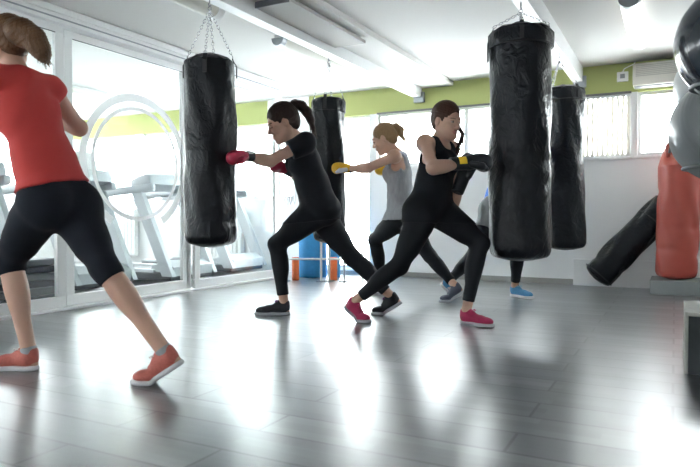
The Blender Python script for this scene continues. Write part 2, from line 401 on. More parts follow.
# ------------------------------------------------------------------ people
def mid(a, b, px, py, L1, L2, near=True):
    best = None; rd = ray(px, py)
    for d in np.linspace(min(np.dot(a-EYE, FW), np.dot(b-EYE, FW))-.45, max(np.dot(a-EYE, FW), np.dot(b-EYE, FW))+.45, 400):
        q = EYE+rd*d; e = (np.linalg.norm(q-a)-L1)**2+(np.linalg.norm(q-b)-L2)**2
        md = .5*(np.dot(a-EYE, FW)+np.dot(b-EYE, FW))
        if near is True and d > md: e += .003
        if near is False and d < md: e += .003
        if best is None or e < best[0]: best = (e, q)
    return best[1]
def wavy(amp, dirv, sc, seed):
    rs = np.random.RandomState(seed); d = nrm(dirv)
    ph = rs.rand(6)*6; 
    def f(X, Y, Z):
        s = X*d[0]+Y*d[1]+Z*d[2]; g = X*d[1]-Y*d[0]+Z*.7
        return amp*(np.sin(s*sc+2.2*np.sin(g*9+ph[0])+ph[1])*.6+np.sin(s*sc*1.9+1.7*np.sin(g*14+ph[2])+ph[3])*.4)*(.6+.4*np.sin(g*11+ph[4]))
    return f
def person(label, spec, group=None):
    s = spec['s']; nb = D(*spec['neck']); pc = D(*spec['pelvis']); hc = D(*spec['head'])
    root = empty('person', ((nb+pc)/2*np.array([1, 1, 0])), label, 'person', group)
    cf = nrm(spec['chest']); pf = nrm(spec['hipdir']); hf = nrm(spec['look'])
    up = nrm(nb-pc)
    L = nrm(np.cross(up, cf)); cf = nrm(np.cross(L, up)); TA = np.stack([L, cf, up])       # lateral (her left), forward, up
    PL = nrm(np.cross(UP, pf)); PF = nrm(np.cross(PL, nrm(up*.5+UP))); PU = np.cross(PF, PL); PA = np.stack([PL, PF, PU])
    HL = nrm(np.cross(UP, hf)); HU = np.cross(hf, HL); HA = np.stack([HL, hf, HU])
    sw = spec.get('sw', .170)*s; sc_ = nb-up*.035*s+cf*.01*s
    shL = sc_+L*sw-up*spec.get('dropL', .01); shR = sc_-L*sw-up*spec.get('dropR', .01)
    hipL = pc+PL*.088*s-PU*.03*s; hipR = pc-PL*.088*s-PU*.03*s
    t = lambda k: pc+(nb-pc)*k
    # feet
    fl_, ft = {}, {}
    cl = spec['cloth']
    for sd in 'LR':
        q = spec['foot'+sd]; ball = fl(q[0], q[1]); hd = nrm(RT*q[2]+F0*q[3]); hd[2] = 0
        fl_[sd] = shoe(root, ball, hd, R(q[4]), s, cl['shoe'], cl['sole'], cl['lace'], cl.get('shoe_label'))
    P = {}
    Lt, Ls, Lu, Lf = .42*s, .40*s, .29*s, .25*s
    for sd, hp in (('L', hipL), ('R', hipR)):
        an = fl_[sd][0]; kq = spec['knee'+sd]; kn = mid(hp, an, kq[0], kq[1], Lt, Ls, kq[2] if len(kq) > 2 else None); P['knee'+sd] = kn; P['ank'+sd] = an
    for sd, sh in (('L', shL), ('R', shR)):
        w = D(*spec['wrist'+sd]); P['wr'+sd] = w; eq = spec['elbow'+sd]; P['el'+sd] = mid(sh, w, eq[0], eq[1], Lu, Lf, eq[2] if len(eq) > 2 else None)
    print(label[:40], {k: round(float(v), 2) for k, v in dict(torso=np.linalg.norm(nb-pc), neck=np.linalg.norm(hc-nb), tL=np.linalg.norm(P['kneeL']-hipL), sL=np.linalg.norm(P['kneeL']-P['ankL']), tR=np.linalg.norm(P['kneeR']-hipR), sR=np.linalg.norm(P['kneeR']-P['ankR']), uL=np.linalg.norm(P['elL']-shL), fL=np.linalg.norm(P['elL']-P['wrL']), uR=np.linalg.norm(P['elR']-shR), fR=np.linalg.norm(P['elR']-P['wrR'])).items()})
    torso = [e_(t(.64)+cf*.012*s, np.array([.135, .098, .17])*s, TA, k=.05), e_(t(.33)+cf*.008, np.array([.113, .085, .14])*s, TA, k=.06)]
    shoulders = [c_(t(.90)+L*.02, shL+up*.004, .052*s, .050*s, k=.05), c_(t(.90)-L*.02, shR+up*.004, .052*s, .050*s, k=.05)]
    bust = [e_(t(.66)+L*sg*.062*s+cf*.082*s, np.array([.055, .05, .055])*s, TA, k=.04) for sg in (1, -1)]
    pelv = [e_(pc+PU*.02*s, np.array([.155, .105, .115])*s, PA, k=.06)]
    glut = [e_(hp-PF*.052*s-PU*.0*s, np.array([.092, .088, .098])*s, PA, k=.05) for hp in (hipL, hipR)]
    legs = []; cuts = []; calf = []
    for sd, hp in (('L', hipL), ('R', hipR)):
        kn, an = P['knee'+sd], P['ank'+sd]; d = nrm(an-kn); th = nrm(kn-hp)
        bk = nrm(np.cross(np.cross(d, th), d)) if np.linalg.norm(np.cross(d, th)) > .15 else -PF
        bk = bk if np.dot(bk, th) < 0 else bk
        bk = -nrm(th-d*np.dot(th, d)) if np.linalg.norm(th-d*np.dot(th, d)) > .12 else -PF
        kf = kn-bk*.004
        legs += [c_(hp, kf, .094*s, .056*s, k=.06), c_(hp+(kn-hp)*.25-bk*.012*s, hp+(kn-hp)*.6-bk*.012*s, .082*s, .066*s, k=.05)]
        calf += [c_(kf, an, .050*s, .033*s, k=.03), e_(kn+(an-kn)*.30+bk*.016*s, np.array([.046, .046, .12])*s, frame_z(d), k=.04)]
        feet = [c_(fl_[sd][0]-d*.01, fl_[sd][1], .026*s, .022*s, k=.02), c_(fl_[sd][1], fl_[sd][2], .022*s, .018*s, k=.02)]
        P['feet'+sd] = feet
        cf_ = spec['legcut']; cp = kn+(an-kn)*cf_; cuts.append(sub(b_(cp+d*.2, (.10, .10, .2), frame_z(d), 0, k=.004)))
        P['cutp'+sd] = (cp, d)
    arms = []; uparm = []
    for sd, sh in (('L', shL), ('R', shR)):
        el, wr = P['el'+sd], P['wr'+sd]
        uparm += [e_(sh, np.array([.053, .053, .053])*s, k=.04), c_(sh, el, .045*s, .037*s, k=.03)]
        arms += [c_(el, wr, .039*s, .027*s, k=.03), e_(el+(wr-el)*.28, np.array([.040, .040, .075])*s, frame_z(nrm(wr-el)), k=.03), c_(wr, wr+nrm(wr-el)*.02, .026*s, .026*s, k=.02)]
    hg = lambda x, y, z: hc+(HL*x+hf*y+HU*z)*hs
    hs = s*spec.get('hs', 1.)
    neckb = hg(0, -.025, -.085)
    neck = [c_(t(.93)+cf*.01, neckb, .054*s, .049*s, k=.04), c_(t(.97)+cf*.02, hg(0, .005, -.08), .044*s, .044*s, k=.03)]
    E = lambda x, y, z, a, b, c, k: e_(hg(x, y, z), np.array([a, b, c])*hs, HA, k=k)
    S = lambda x, y, z, x2, y2, z2, r0, r1, k: c_(hg(x, y, z), hg(x2, y2, z2), r0*hs, r1*hs, k=k)
    head = [E(0, -.015, .03, .072, .092, .083, .03), E(0, .024, -.035, .056, .062, .074, .04), E(0, .066, -.098, .02, .02, .018, .03),
            S(-.05, -.005, -.055, -.02, .06, -.092, .022, .018, .03), S(.05, -.005, -.055, .02, .06, -.092, .022, .018, .03),
            S(-.03, .079, .02, .03, .079, .02, .010, .010, .018), E(-.036, .058, -.03, .022, .02, .02, .02), E(.036, .058, -.03, .022, .02, .02, .02),
            sub(E(-.031, .100, .0, .017, .013, .012, .014)), sub(E(.031, .100, .0, .017, .013, .012, .014)),
            S(0, .082, .008, 0, .104, -.03, .007, .011, .012), S(-.009, .094, -.034, .009, .094, -.034, .008, .008, .008),
            E(0, .078, -.062, .028, .014, .02, .015),
            E(0, .089, -.057, .023, .008, .0055, .004), E(0, .088, -.068, .020, .009, .0065, .004), sub(S(-.022, .097, -.0625, .022, .097, -.0625, .0016, .0016, .004)),
            E(-.031, .079, -.001, .0135, .0125, .011, .003), E(.031, .079, -.001, .0135, .0125, .011, .003),
            E(-.074, -.008, -.01, .008, .019, .031, .008), E(.074, -.008, -.01, .008, .019, .031, .008),
            sub(E(-.083, -.004, -.006, .006, .010, .018, .004)), sub(E(.083, -.004, -.006, .006, .010, .018, .004))]
    body = torso+shoulders+bust+pelv+glut+legs+calf+P['feetL']+P['feetR']+uparm+arms+neck+head
    fb = (hc-.14*hs, hc+.14*hs, .0035)
    Pv, Fq = nets(*field(body, .0075, fine=[fb])); Pv = smooth_np(Pv, Fq, 1)
    me = npmesh('body', Pv, Fq); o = link('body', me, [M_SKIN, M_LIP, M_BROW, M_EYEW, M_EYEB], root)
    n = len(me.polygons); cc = np.zeros(n*3); me.polygons.foreach_get('center', cc); q = ((cc.reshape(-1, 3)-hc)@HA.T)/hs
    x, y, z = np.abs(q[:, 0]), q[:, 1], q[:, 2]; mi = np.zeros(n, np.int32)
    mi[(y > .083) & (x < .024-1.1*np.abs(z+.062)) & (np.abs(z+.0625) < .013)] = 1
    mi[(y > .068) & (np.abs(z-(.021-.15*np.abs(x-.03))) < .0028) & (x > .014) & (x < .044)] = 2
    ey = (y > .078) & (((x-.031)/.012)**2+((z+.001)/.0045)**2 < 1); mi[ey] = 3 if not spec.get('lids') else 0
    
    if spec.get('lids'): mi[(y > .074) & (x > .019) & (x < .043) & (np.abs(z+.007) < .0022)] = 2
    else: mi[ey & (((x-.031)/.0055)**2+((z+.002)/.0055)**2 < 1)] = 4
    
    me.polygons.foreach_set('material_index', mi)
    # ---- clothes
    for sd in 'LR': 
        if cl.get('sock'):
            a = P['ank'+sd]; d = P['cutp'+sd][1]; implicit('sock', [c_(a-d*.030, a+d*.02, .038*s, .036*s, k=.01), sub(b_(a-d*.055, (.1, .1, .03), frame_z(d)))], cl['sock'], root, h=.006)
    wl = spec.get('waist', .09)
    lg = pelv+glut+[torso[1]]+legs+calf+cuts+[sub(b_(pc+PU*(wl+.3)*s, (.4, .4, .3*s), PA))]
    implicit(cl.get('leg_name', 'leggings'), lg, cl['leg'], root, h=.007, infl=.007, noise=wavy(.0010, (0, .3, 1), 70, 3))
    if 'shorts' in cl:
        sh = pelv+glut+legs; sc2 = [sub(b_(hp+(kn-hp)*.42+nrm(kn-hp)*.3, (.14, .14, .3), frame_z(nrm(kn-hp)))) for hp, kn in ((hipL, P['kneeL']), (hipR, P['kneeR']))]
        implicit('shorts', sh+sc2+[sub(b_(pc+PU*(.10+.3)*s, (.4, .4, .3*s), PA))], cl['shorts'], root, h=.007, infl=.020, noise=wavy(.004, (1, 0, .3), 50, 5))
    tp = list(torso)+[p for p in bust]+pelv; infl = spec.get('tinf', .013)
    hem = spec.get('hem', -.04)
    tp += [e_(t(.22), np.array([.125, .100, .17])*s, TA, k=.06)]+glut+legs
    kind = spec['top']
    if kind == 'tee':
        tp += shoulders; sl = spec.get('sleeve', .42)
        for sd, shp in (('L', shL), ('R', shR)):
            el = P['el'+sd]; d = nrm(el-shp); tp += [c_(shp-d*.01, shp+(el-shp)*(sl+.2), spec.get('slr', .056)*s, spec.get('slr', .056)*.9*s, k=.03), sub(b_(shp+(el-shp)*sl+d*.15, (.075, .075, .15), frame_z(d)))]
        tp.append(sub(c_(t(.98)+cf*.03, neckb+up*.02+cf*.03, .062*s, .05*s, k=.008)))
    else:
        tp += [c_(t(.88)+L*sg*.02*s, sc_+L*sg*.10*s-up*.02, .052*s, .042*s, k=.05) for sg in (1, -1)]
        tp += [e_(sc_+L*sg*.085*s-up*.03*s, np.array([.03, .055, .05])*s, TA, k=.03) for sg in (1, -1)]
        w0 = spec.get('arm_r', .060)
        for sg in (1, -1): tp.append(sub(c_(sc_+L*sg*(.095+w0+.02)*s+up*.03-cf*.01, sc_+L*sg*(.095+w0+.0)*s-up*.075*s, w0*s, (w0+.01)*s, k=.01)))
        tp.append(sub(c_(t(.98)+cf*.05, t(1.05)+cf*.12, .066*s, .09*s, k=.008)))
        if kind == 'racer':
            for sg in (1, -1): tp.append(sub(e_(sc_+L*sg*.11*s-cf*.10*s-up*.06*s, np.array([.055, .07, .085])*s, TA, k=.01)))
    hemA = PA; hp_ = pc+PU*(hem-.3)*s
    if 'hemtilt' in spec:
        ht = nrm(spec['hemtilt']); q1 = nrm(np.cross(ht, PF)); hemA = np.stack([q1, np.cross(ht, q1), ht]); hp_ = pc+ht*(hem-.3)*s
    tp.append(sub(b_(hp_, (.45, .45, .3*s), hemA)))
    implicit(cl['top_name'], tp, cl['top'], root, h=.0065, infl=infl, noise=wavy(spec.get('fold', .0035), up*.8+L*.9, 42, 8))
    if kind == 'racer' and cl.get('trim'):
        pass
    # ---- hair
    hm = cl['hair']
    hr = [E(0, -.022, .036, .081, .100, .090, .02), E(0, -.06, -.01, .062, .055, .07, .03), S(-.06, -.02, .0, -.066, .012, -.0, .02, .012, .02), S(.06, -.02, .0, .066, .012, -.0, .02, .012, .02),
          sub(E(0, .10, -.035, .070, .075, .098, .012)), sub(E(-.078, .002, -.022, .022, .028, .035, .01)), sub(E(.078, .002, -.022, .022, .028, .035, .01))]
    rs = np.random.RandomState(7); ph = rs.rand(4)*6
    def hn(X, Y, Z):
        a = (X-hc[0])*HL[0]+(Y-hc[1])*HL[1]+(Z-hc[2])*HL[2]; b = (X-hc[0])*HU[0]+(Y-hc[1])*HU[1]+(Z-hc[2])*HU[2]; return .0012*np.sin(a*420+4*np.sin(b*30+ph[0]))+.0012*np.sin(b*380+a*160+ph[1])
    h_o = implicit('hair', hr, hm, root, h=.0045, noise=hn, it=1)
    if 'pony' in spec:
        pts = [hg(*p[:3]) for p in spec['pony']]; rr = [p[3]*hs for p in spec['pony']]
        pr = [c_(pts[i], pts[i+1], rr[i], rr[i+1], k=.02) for i in range(len(pts)-1)]
        implicit('ponytail', pr, hm, h_o, h=.004, noise=hn, it=1)
        mb = MB()
        for j in range(26):                                   # loose strands
            o1 = rs.randn(3)*.006; o2 = rs.randn(3)*.017
            mb.tube([p+o1*(1-i/len(pts))+o2*(i/len(pts)) for i, p in enumerate(pts)]+[pts[-1]+o2+(pts[-1]-pts[-2])*(.3+.3*rs.rand())], [.002]*len(pts)+[.0008], 5)
        so = mb.build('loose_strands', hm, h_o, True); so['kind'] = 'stuff'
    if 'tie' in spec:
        a, b, r_ = spec['tie']; mb = MB(); c0 = Vector(hg(*a)); ax_ = Vector(nrm(hg(*b)-hg(*a))); u_ = ax_.orthogonal().normalized(); v_ = ax_.cross(u_)
        mb.tube([c0+(u_*math.cos(2*PI*k/16)+v_*math.sin(2*PI*k/16))*r_ for k in range(16)], .005, 8, closed=True)
        mb.build('hair_tie', cl.get('tie_mat', M_LEG), h_o, True)
    for sd in 'LR':
        g = cl['glove']; tp_ = D(*spec['tip'+sd]); th = (1 if sd == 'R' else -1)*spec.get('thumb'+sd, 1)
        glove(root, P['wr'+sd], tp_, spec.get('gup'+sd, UP), s*spec.get('gs', 1.), g[0], g[1], g[2], th, g[3] if len(g) > 3 else None, g[4] if len(g) > 4 else None, spec.get('sa'+sd, PI/2), spec.get('cuff', 1.))
    return root, dict(TA=TA, sc=sc_, hc=hc, hg=hg, P=P, L=L, cf=cf, up=up, s=s, t=t, root=root)
def frame_z(d):
    d = nrm(d); a = np.array([1., 0, 0]) if abs(d[0]) < .8 else np.array([0, 1., 0]); x = nrm(np.cross(a, d)); return np.stack([x, np.cross(d, x), d])

def hairmat(n, col): return mat(n, col, .5, spec=.25, bump=.5, bscale=60, stretch=(3, 3, .5), var=.35)
H_DK = hairmat('dark_brown_hair', (.032, .017, .013)); H_BR = hairmat('brown_hair', (.06, .025, .015)); H_LB = hairmat('light_brown_hair', (.30, .19, .10)); H_BL = hairmat('blonde_brown_hair', (.12, .062, .03))
SH_BLK = mat('black_knit_shoe', (.014, .017, .024), .7, bump=.3, bscale=90); SH_PINK = mat('crimson_knit_shoe', (.42, .02, .09), .65, bump=.3, bscale=90, var=.2)
SH_BLUE = mat('blue_knit_shoe', (.05, .22, .42), .65, bump=.3, bscale=90, var=.2); SH_GREY = mat('grey_knit_shoe', (.08, .09, .13), .65, bump=.3, bscale=90, var=.3)
SH_COR = mat('coral_knit_shoe', (.50, .13, .10), .65, bump=.3, bscale=90, var=.2)
LC_B = mat('purple_lace', (.18, .04, .20), .7); LC_P = mat('pink_lace', (.7, .1, .25), .7); LC_W = mat('white_lace', (.65, .62, .6), .7); LC_C = mat('pale_blue_lace', (.25, .45, .6), .7)
SOL_G = mat('grey_sole', (.42, .43, .46), .6); SOCK = mat('grey_sock', (.32, .34, .36), .85, bump=.3, bscale=120)

person('woman in black t-shirt and leggings lunging left, crimson glove on the nearest hanging bag', dict(
    s=1.02, hs=1.14, lids=True, neck=(300, 138, 4.60), pelvis=(319, 207, 4.68), head=(282, 122.5, 4.56), chest=cv(-.9, -.25), hipdir=cv(-.95, -.1), look=cv(-.85, -.22, -.42),
    footL=(267, 315, -1, -.05, 0), footR=(383, 315, -.95, .1, 32), kneeL=(277, 244), kneeR=(352, 257), legcut=.86, sw=.165,
    elbowL=(270, 161, None), wristL=(246, 156.5, 4.19), tipL=(224, 157, 4.05), elbowR=(303, 180), wristR=(286, 170, 4.74), tipR=(268, 160, 4.62),
    top='tee', hem=-.10, fold=.005, tinf=.017, waist=.08, gs=.84, saL=PI*.7,
    pony=[(0, -.095, .065, .020), (0, -.125, .07, .028), (0, -.158, .045, .030), (0, -.175, -.005, .029), (0, -.175, -.06, .022), (0, -.165, -.11, .012), (0, -.15, -.15, .004)], tie=((0, -.11, .055), (0, -.16, .05), .022),
    cloth=dict(shoe=SH_BLK, sole=SOL_G, lace=LC_B, leg=M_LEG, top=M_BLACK, top_name='tshirt', hair=H_DK, glove=(M_GLOVER, M_CUFF, M_WPATCH))))
w3 = person('woman in black tank top and leggings lunging right, black glove on the biggest bag', dict(
    s=.98, neck=(438, 140, 4.24), pelvis=(431, 207, 4.27), head=(447, 120.5, 4.17), chest=cv(.72, -.62), hipdir=cv(.7, -.6), look=cv(.56, -.80, -.24), hs=1.08,
    footL=(482, 326, .72, -.6, 0), footR=(360, 322, .8, -.55, 36), kneeL=(480, 243), kneeR=(399, 266), legcut=.84, sw=.165,
    elbowR=(433, 168, True), wristR=(464, 163, 3.98), tipR=(503, 160, 4.05), elbowL=(451, 208), wristL=(462, 180, 4.22), tipL=(475, 146, 4.26),
    top='tank', hem=-.11, fold=.004, tinf=.014, waist=.08, gs=1.10, saR=0.35, cuff=1.3, gupL=cv(.6, .8, .1), 
    pony=[(0, -.09, .02, .016), (.08, -.08, .0, .010), (.135, -.03, -.025, .009), (.155, .0, -.07, .008), (.15, .0, -.13, .006), (.125, -.01, -.19, .002)], tie=((0, -.105, .05), (.02, -.13, .05), .02),
    cloth=dict(shoe=SH_PINK, sole=SOL_G, lace=LC_P, leg=M_LEG, top=M_BLACK, top_name='tank_top', hair=H_BR, glove=(M_GLOVEB, M_GLOVEB, M_PATCH, None, 'yellow strap on the black cuff'))))
w4 = person('woman in grey marl tank top with yellow gloves hitting the farther left bag', dict(
    s=.98, hs=1.13, lids=True, neck=(399, 152, 5.62), pelvis=(402, 214, 5.66), head=(384, 138.5, 5.62), chest=cv(-.85, .25), hipdir=cv(-.95, .1), look=cv(-.85, .25, -.35),
    footL=(370, 294, -1, .1, 0), footR=(449, 302, -.95, -.1, 34), kneeL=(375, 240), kneeR=(430, 256), legcut=.86, sw=.16,
    elbowL=(368, 168), wristL=(350, 169, 5.50), tipL=(334, 167, 5.52), elbowR=(396, 188), wristR=(391, 175, 5.82), tipR=(375, 166, 5.80),
    top='racer', hem=-.05, fold=.006, tinf=.018, waist=.09, gs=.92, cuff=.35, thumbL=1,
    pony=[(0, -.09, .045, .022), (0, -.125, .05, .028), (0, -.15, .01, .028), (0, -.14, -.03, .020), (0, -.15, -.07, .008)], tie=((0, -.105, .045), (0, -.15, .04), .023),
    cloth=dict(shoe=SH_GREY, sole=SOL_G, lace=LC_W, leg=M_LEG, top=M_GREYTANK, top_name='tank_top', hair=H_LB, tie_mat=M_LEG, glove=(M_GLOVEY, M_CUFF, None, M_WPATCH))))
person('person in blue top and grey shorts over black leggings, mostly hidden behind the biggest bag', dict(
    s=1.0, neck=(511, 147, 5.78), pelvis=(496, 208, 5.80), head=(524, 133, 5.76), chest=cv(.9, .15), hipdir=cv(.9, -.2), look=cv(.95, .15, -.2),
    footR=(453, 296.5, .75, -.5, 40), footL=(525, 298, .5, -.8, 0), kneeR=(472, 258), kneeL=(519, 246), legcut=.86, sw=.16,
    elbowL=(535, 175), wristL=(530, 156, 5.95), tipL=(545, 148, 6.0), elbowR=(512, 178), wristR=(528, 160, 5.60), tipR=(541, 152, 5.68),
    top='tee', hem=-.02, fold=.003, tinf=.012,
    pony=[(0, -.10, .045, .020), (0, -.12, .04, .022), (0, -.13, .0, .018)],
    cloth=dict(shoe=SH_BLUE, sole=M_SOLEW, lace=LC_C, leg=M_LEG, shorts=M_SHORTS, top=M_BLUE, top_name='top', hair=H_DK, glove=(M_GLOVEB, M_GLOVEB, None))))
person('woman in red top and dark capris stepping left, seen from behind beside the glass', dict(
    s=1.0, hs=1.10, neck=(17, 69, 2.92), pelvis=(57, 200, 2.90), head=(7, 45, 2.98), chest=cv(-.82, .5), hipdir=cv(-.9, .4), look=cv(-.8, .55, -.25),
    footL=(4, 369.5, -1, .05, 0), footR=(152, 384, -1, .0, 33), kneeL=(10, 262), kneeR=(105, 268), legcut=.13, sw=.150,
    elbowR=(79, 128), wristR=(45, 112, 3.28), tipR=(22, 98, 3.35), elbowL=(-25, 118), wristL=(-50, 95, 2.95), tipL=(-75, 85, 3.02),
    top='tee', sleeve=.13, slr=.044, hem=.06, fold=.006, tinf=.016, waist=.09, dropR=.06, hemtilt=UP-RT*.28,
    pony=[(0, -.07, .03, .060), (0, -.13, .0, .058), (-.02, -.17, -.04, .050), (-.03, -.19, -.09, .040), (-.035, -.20, -.125, .028), (-.035, -.205, -.15, .010)],
    cloth=dict(shoe=SH_COR, sole=M_SOLEW, lace=LC_W, leg=M_CAPRI, leg_name='capri_leggings', sock=SOCK, top=M_RED, top_name='shirt', hair=H_BL, glove=(M_GLOVEB, M_GLOVEB, None))))

# ------------------------------------------------------------------ the room
XW, YB, ZC = -4.33, 7.2, 2.36
XL, XR, YF = -9.2, 2.6, -3.6
floor = MB().box((XL, YF, -.1), (XR, YB+.25, 0)).build('floor', M_FLOOR); floor['kind'] = 'structure'
struct('ceiling', (XL, YF, ZC), (XR, YB+.25, ZC+.12), M_CEIL)
SILL, TOP = 1.38, 2.05
# back wall: a low wall, piers between the windows, a green band above them
wins = [(-8.9, -7.55), (-7.4, -6.05), (-5.95, -4.62), (-4.32, -3.46), (-3.36, -1.06), (-.93, -.42), (-.36, .95), (1.1, 2.3)]
sills = [1.0, 1.0, 1.0, .08, SILL, SILL, SILL, SILL]
wb = MB()
for w_, s0 in zip(wins, sills): wb.box((w_[0], YB, 0), (w_[1], YB+.25, s0))
xs = [XL]+[v for w in wins for v in w]+[XR]
for a, b in zip(xs[::2], xs[1::2]): wb.box((a, YB, 0), (b, YB+.25, TOP))
wb = wb.build('wall_back', M_WALL); wb['kind'] = 'structure'
struct('wall_back_band', (XL, YB, TOP), (XR, YB+.25, ZC), M_GREEN)
struct('trim_1', (-5.02, YB-.02, 1.9), (-4.36, YB+.0, ZC), M_WHITE)
bb = MB().box((-4.2, YB-.015, 0), (XR, YB, .062)).build('baseboard_back', M_SKIRT); bb['kind'] = 'structure'
for i, (a, b) in enumerate(wins):
    f = MB(); t_ = .035; top = TOP; SILL_ = sills[i]
    f.box((a, YB+.05, SILL_), (b, YB+.10, SILL_+t_)).box((a, YB+.05, top-t_), (b, YB+.10, top)).box((a, YB+.05, SILL_+t_), (a+t_, YB+.10, top-t_)).box((b-t_, YB+.05, SILL_+t_), (b, YB+.10, top-t_))
    if b-a > 1.2:
        m_ = (a+b)/2; f.box((m_-.025, YB+.05, SILL_+t_), (m_+.025, YB+.10, top-t_))
    f = f.build('window_%d' % (i+1), M_ALU); f['kind'] = 'structure'
    MB().box((a+t_, YB+.07, SILL_+t_), (b-t_, YB+.074, top-t_)).build('window_pane', M_GLASS, f)
    MB().box((a-.02, YB-.02, SILL_-.03), (b+.02, YB+.05, SILL_), .004).build('window_sill', M_WHITE, f)
    if i in (4, 5): MB().box((a, YB-.008, TOP-.012), (b, YB, TOP+.012)).build('blind_rail', M_DKFRAME, f)
# front and right walls; unseen openings added in the front one for fill light
wr = MB().box((XR, YF, 0), (XR+.2, YB+.25, ZC)).build('wall_right', M_WALL); wr['kind'] = 'structure'
wf = MB().box((XL, YF-.2, 0), (XR, YF, 1.2)).box((XL, YF-.2, 2.0), (XR, YF, ZC))
for a, b in ((XL, XL+.6), (-4.6, -1.2), (XR-2.9, XR)): wf.box((a, YF-.2, 1.2), (b, YF, 2.0))
wf = wf.build('wall_front', M_WALL); wf['kind'] = 'structure'
# far side of the neighbouring room
wl = MB().box((XL-.2, YF, 0), (XL, YB+.25, 1.15)).box((XL-.2, YF, 1.95), (XL, YB+.25, ZC))
for a in (-3.6, -.9, 1.8, 4.5, 6.9): wl.box((XL-.2, a, 1.15), (XL, a+(.3 if a > 4 else 1.5), 1.95))
wl = wl.build('wall_left', M_WALL); wl['kind'] = 'structure'
struct('baseboard_left', (XL, YF, 0), (XL+.015, YB, .07), M_SKIRT)
# soffit strip beside the first beam, ledge along the back wall
struct('ceiling_soffit', (-2.76, .2, ZC-.05), (-2.36, YB, ZC), M_CEIL)
struct('trim_2', (-.98, YB-.05, 0), (1.6, YB, .285), M_WALL, .004)

# glazed partition
PY = [-1.2, .3, 1.85, 3.36, 4.82, 6.36]
h_ = MB().box((XW-.09, YF, 2.235), (XW+.10, 6.42, ZC), .004).build('wall_partition_header', M_ALU); h_['kind'] = 'structure'
MB().box((XW+.10, YF, 2.262), (XW+.108, 6.42, 2.272)).build('header_groove', M_GREYMET, h_)
MB().box((XW+.095, YF, 2.30), (XW+.125, 6.42, 2.345), .006).build('header_moulding', M_ALU, h_)
st = MB().box((XW-.07, YF, 0), (XW+.09, 6.42, .022), .003).build('trim_3', M_ALU); st['kind'] = 'structure'
for i, (a, b) in enumerate(zip(PY, PY[1:])):
    off = .03 if i % 2 == 0 else -.02
    x0, x1 = XW+off-.02, XW+off+.02; a1, b1 = a+.035, b-.01
    f = MB(); z0, z1 = .024, 2.233
    f.box((x0, a1, z0), (x1, b1, z0+.085), .004).box((x0, a1, z1-.06), (x1, b1, z1), .004)
    f.box((x0, a1, z0+.085), (x1, a1+.075, z1-.06), .004).box((x0, b1-.075, z0+.085), (x1, b1, z1-.06), .004)
    f = f.build('door_%d' % (i+1), M_ALU); f['kind'] = 'structure'
    MB().box((XW+off-.004, a1+.075, z0+.085), (XW+off+.004, b1-.075, z1-.06)).build('glass_pane', M_GLASS, f)
    MB().box((x1, a1+.075, z1-.068), (x1+.002, b1-.075, z1-.06)).build('gasket', M_DKFRAME, f)
    p = MB().box((XW-.05, a-.035, .024), (XW+.0, a+.03, 2.233), .003).build('trim_%d' % (4+i), M_ALU); p['kind'] = 'structure'
p = MB().box((XW-.05, 6.37, .024), (XW+.05, 6.41, 2.233), .003).build('trim_9', M_ALU); p['kind'] = 'structure'
# the ring emblem stuck on the glass of the door between the second and third posts
dc = empty('glass_emblem', (XW-.008, 4.17, 0), 'white double ring emblem stuck on the glass door beside the red top', 'decal')
def arc(name, r0, r1, a0, a1, n=64, clip=None):
    m = MB(); A = []; X0 = XW-.0155
    for i in range(n+1):
        t = R(a0+(a1-a0)*i/n); ra, rb = r0, r1
        pts = []
        for rr in (ra, rb):
            y = 4.17+rr*math.sin(t); z = 1.22+rr*math.cos(t)
            if clip is not None and z < clip: z = clip
            pts.append((y, z))
        A.append([m.bm.verts.new((X0, y, z)) for y, z in pts]+[m.bm.verts.new((X0-.0008, y, z)) for y, z in pts[::-1]])
    for p, q in zip(A, A[1:]):
        for k in range(4): m.bm.faces.new((p[k], p[(k+1) % 4], q[(k+1) % 4], q[k]))
    m.bm.faces.new(A[0]); m.bm.faces.new(A[-1][::-1]); return m.build(name, M_DECAL, dc)
arc('inner_ring', .480, .515, 0, 360)
arc('outer_arc', .56, .63, -150, 150, n=120, clip=.66)

# ------------------------------------------------------------------ beams and ceiling things
for i, (x, lb) in enumerate(((-2.8, 'beam_left'), (-.95, 'beam_right'))):
    b = MB().box((x-.05, .0 if i else -1, 2.2), (x+.05, YB-.01, ZC), .003).build(lb, M_ALU); b['kind'] = 'structure'
    MB().box((x-.045, YB-.05, 2.14), (x+.085, YB-.002, 2.2)).box((x+.05, YB-.05, 2.2), (x+.085, YB-.002, 2.26)).build('bracket', M_GREYMET, b)
pn = empty('ceiling_panel', (-2.6, 4.3, 2.28), 'flat pale rectangular panel under the ceiling, alongside the left beam', 'ceiling panel')
MB().box((-2.74, 3.76, 2.262), (-2.43, 4.97, 2.29), .004).build('board', M_PANEL, pn)
MB().box((-2.73, 3.75, 2.255), (-2.44, 3.76, 2.3)).build('end_strip', M_DKFRAME, pn)
MB().box((-2.70, 3.85, 2.29), (-2.67, 4.9, 2.31)).box((-2.5, 3.85, 2.29), (-2.47, 4.9, 2.31)).build('hanger', M_GREYMET, pn)
